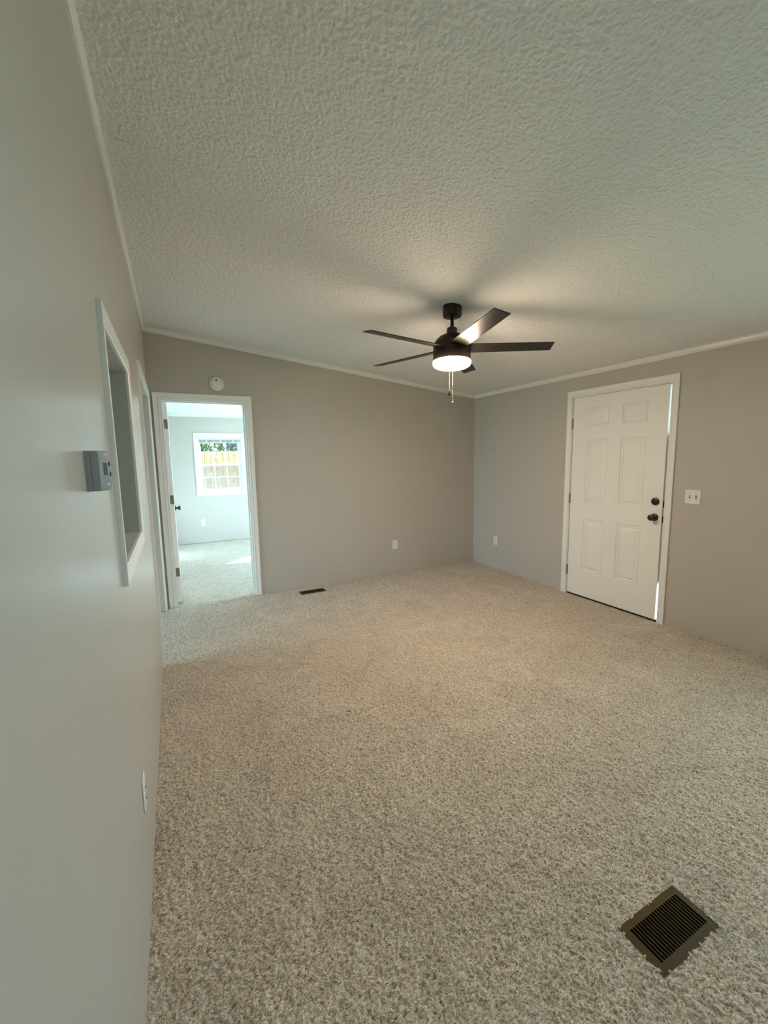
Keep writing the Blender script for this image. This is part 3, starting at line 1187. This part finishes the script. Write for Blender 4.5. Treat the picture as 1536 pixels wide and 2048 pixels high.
# ------------------------------------------------------------------ floor vents
def make_vent(x0, x1, y0, y1, label, ex):
    cx, cy = (x0 + x1) / 2, (y0 + y1) / 2
    hx, hy = (x1 - x0) / 2, (y1 - y0) / 2
    r = empty('floor_vent', (cx, cy, 0))
    tag(r, label, 'floor vent', 'floor vents')
    # flange with a row of slots
    n = 20
    a0, a1 = -hx + 0.024, hx - 0.024
    sy = hy - 0.024
    p = (a1 - a0) / n
    holes = [(a0 + i * p + p * 0.13, a0 + i * p + p * 0.87, -sy, sy) for i in range(n)]
    us, vs, solid = holed_plate([-hx, hx], [-hy, hy], holes)
    bm = bmesh.new()
    cache = {}

    def V(i, j, t):
        k = (i, j, t)
        if k not in cache:
            edge = i in (0, len(us) - 1) or j in (0, len(vs) - 1)
            z = 0.005 if t else 0.0005
            if edge and t:
                z = 0.0015
            cache[k] = bm.verts.new((us[i], vs[j], z))
        return cache[k]
    for (i, j), s in solid.items():
        if not s:
            continue
        for t in (0, 1):
            bm.faces.new((V(i, j, t), V(i + 1, j, t), V(i + 1, j + 1, t), V(i, j + 1, t)))
        for di, dj, q0, q1 in ((-1, 0, (i, j), (i, j + 1)), (1, 0, (i + 1, j), (i + 1, j + 1)),
                               (0, -1, (i, j), (i + 1, j)), (0, 1, (i, j + 1), (i + 1, j + 1))):
            if not solid.get((i + di, j + dj), False):
                bm.faces.new((V(*q0, 0), V(*q1, 0), V(*q1, 1), V(*q0, 1)))
    bmesh.ops.recalc_face_normals(bm, faces=bm.faces[:])
    mb = MB()
    mb.bm.free()
    mb.bm = bm
    mb.build('grille', 'vent', r)
    mb = MB()
    for i in range(n):
        u = a0 + (i + 0.5) * p
        mb.prism([(u - 0.0045, -0.004), (u - 0.0035, -0.004), (u + 0.0045, -0.020), (u + 0.0035, -0.020)], 1, -sy, sy)
    mb.build('louvres', 'duct', r)
    bx, by = hx - 0.0205, hy - 0.0205
    mb = MB()
    t = 0.002
    mb.box((-bx, -by, -0.118), (bx, by, -0.116))
    mb.box((-bx, -by, -0.116), (-bx + t, by, 0.0))
    mb.box((bx - t, -by, -0.116), (bx, by, 0.0))
    mb.box((-bx + t, -by, -0.116), (bx - t, -by + t, 0.0))
    mb.box((-bx + t, by - t, -0.116), (bx - t, by, 0.0))
    mb.build('duct', 'duct', r)
    return r


make_vent(*VN, 'brown metal floor vent set in the carpet nearest the viewer', 0)
make_vent(*VF, 'small dark floor vent in the carpet against the back wall', 0)

# ------------------------------------------------------------------ outdoors
mb = MB()
mb.box((W + 0.125, Y0, 2.42), (6.3, 4.45, 2.52))  # unseen slab, added to keep direct sun out of the right-wall window
struct(mb.build('added_sun_blocker', 'trim'), 'unseen slab added outside the right wall to block the sun', 'sun blocker')
mb = MB()
mb.box((-30, -30, -0.45), (40, 60, -0.30))
struct(mb.build('ground', 'grass'), 'lawn outside the house', 'ground')

fe = empty('wooden_fence', (2.0, 12.0, -0.30))
tag(fe, 'pale wooden picket privacy fence outside the bedroom window', 'fence')
FH = 1.758 + 0.30
mb = MB()
x = -7.0
while x < 10.0:
    dz = random.uniform(-0.012, 0.012)
    dy = random.uniform(-0.003, 0.003)
    h = FH + dz
    mb.prism([(x, 0.0), (x + 0.140, 0.0), (x + 0.140, h - 0.03), (x + 0.112, h), (x + 0.028, h), (x, h - 0.03)], 1, dy, dy + 0.016)
    x += 0.148
mb.build('pickets', 'fence', fe)
for z in (0.35, 1.05, 1.78):
    mb = MB()
    mb.box((-7.0, 0.020, z), (10.0, 0.058, z + 0.09))
    mb.build('rail', 'fence', fe)
for k in range(8):
    mb = MB()
    mb.box((-6.8 + k * 2.35, 0.059, 0), (-6.71 + k * 2.35, 0.149, FH - 0.1))
    mb.build('post', 'fence', fe)


def tree(loc, rad, hgt, n, leaf, label, seed):
    rng = random.Random(seed)
    r = empty('tree', loc)
    tag(r, label, 'tree', 'trees beyond the fence')
    mb = MB()
    mb.tube([(0, 0, 0), (0.04, 0, hgt * 0.3), (0, 0.05, hgt * 0.6), (0.05, 0, hgt * 0.9)], 0.09, 10)
    for k in range(6):
        a = k * 1.05
        z = hgt * (0.35 + 0.08 * k)
        mb.tube([(0, 0, z), (0.5 * rad * math.cos(a), 0.5 * rad * math.sin(a), z + 0.35), (0.9 * rad * math.cos(a), 0.9 * rad * math.sin(a), z + 0.5)],
                0.03, 6)
    mb.build('trunk', 'bark', r)
    b2 = bmesh.new()
    for _ in range(n):
        while True:
            p = Vector((rng.uniform(-1, 1), rng.uniform(-1, 1), rng.uniform(-1, 1)))
            if 0.2 < p.length < 1:
                break
        c = Vector((p.x * rad, p.y * rad, hgt * 0.62 + p.z * hgt * 0.42))
        s = rng.uniform(0.05, 0.10)
        ax = Vector((rng.gauss(0, 1), rng.gauss(0, 1), rng.gauss(0, 1))).normalized()
        t = ax.orthogonal().normalized()
        q = ax.cross(t)
        vs = [b2.verts.new(c + t * s), b2.verts.new(c + q * s * 0.5 + ax * 0.01), b2.verts.new(c - t * s), b2.verts.new(c - q * s * 0.5 + ax * 0.01)]
        b2.faces.new(vs)
    mb = MB()
    mb._merge(b2)
    mb.build('foliage', leaf, r)


tree((0.70, 14.3, -0.30), 0.70, 4.2, 2600, 'leaf_a', 'green leafy tree behind the left part of the fence', 1)
tree((1.75, 16.2, -0.30), 0.78, 4.0, 2200, 'leaf_b', 'yellow-green tree in the middle behind the fence', 2)
tree((2.42, 14.4, -0.30), 0.72, 4.4, 2600, 'leaf_c', 'dark blue-green tree behind the right part of the fence', 3)
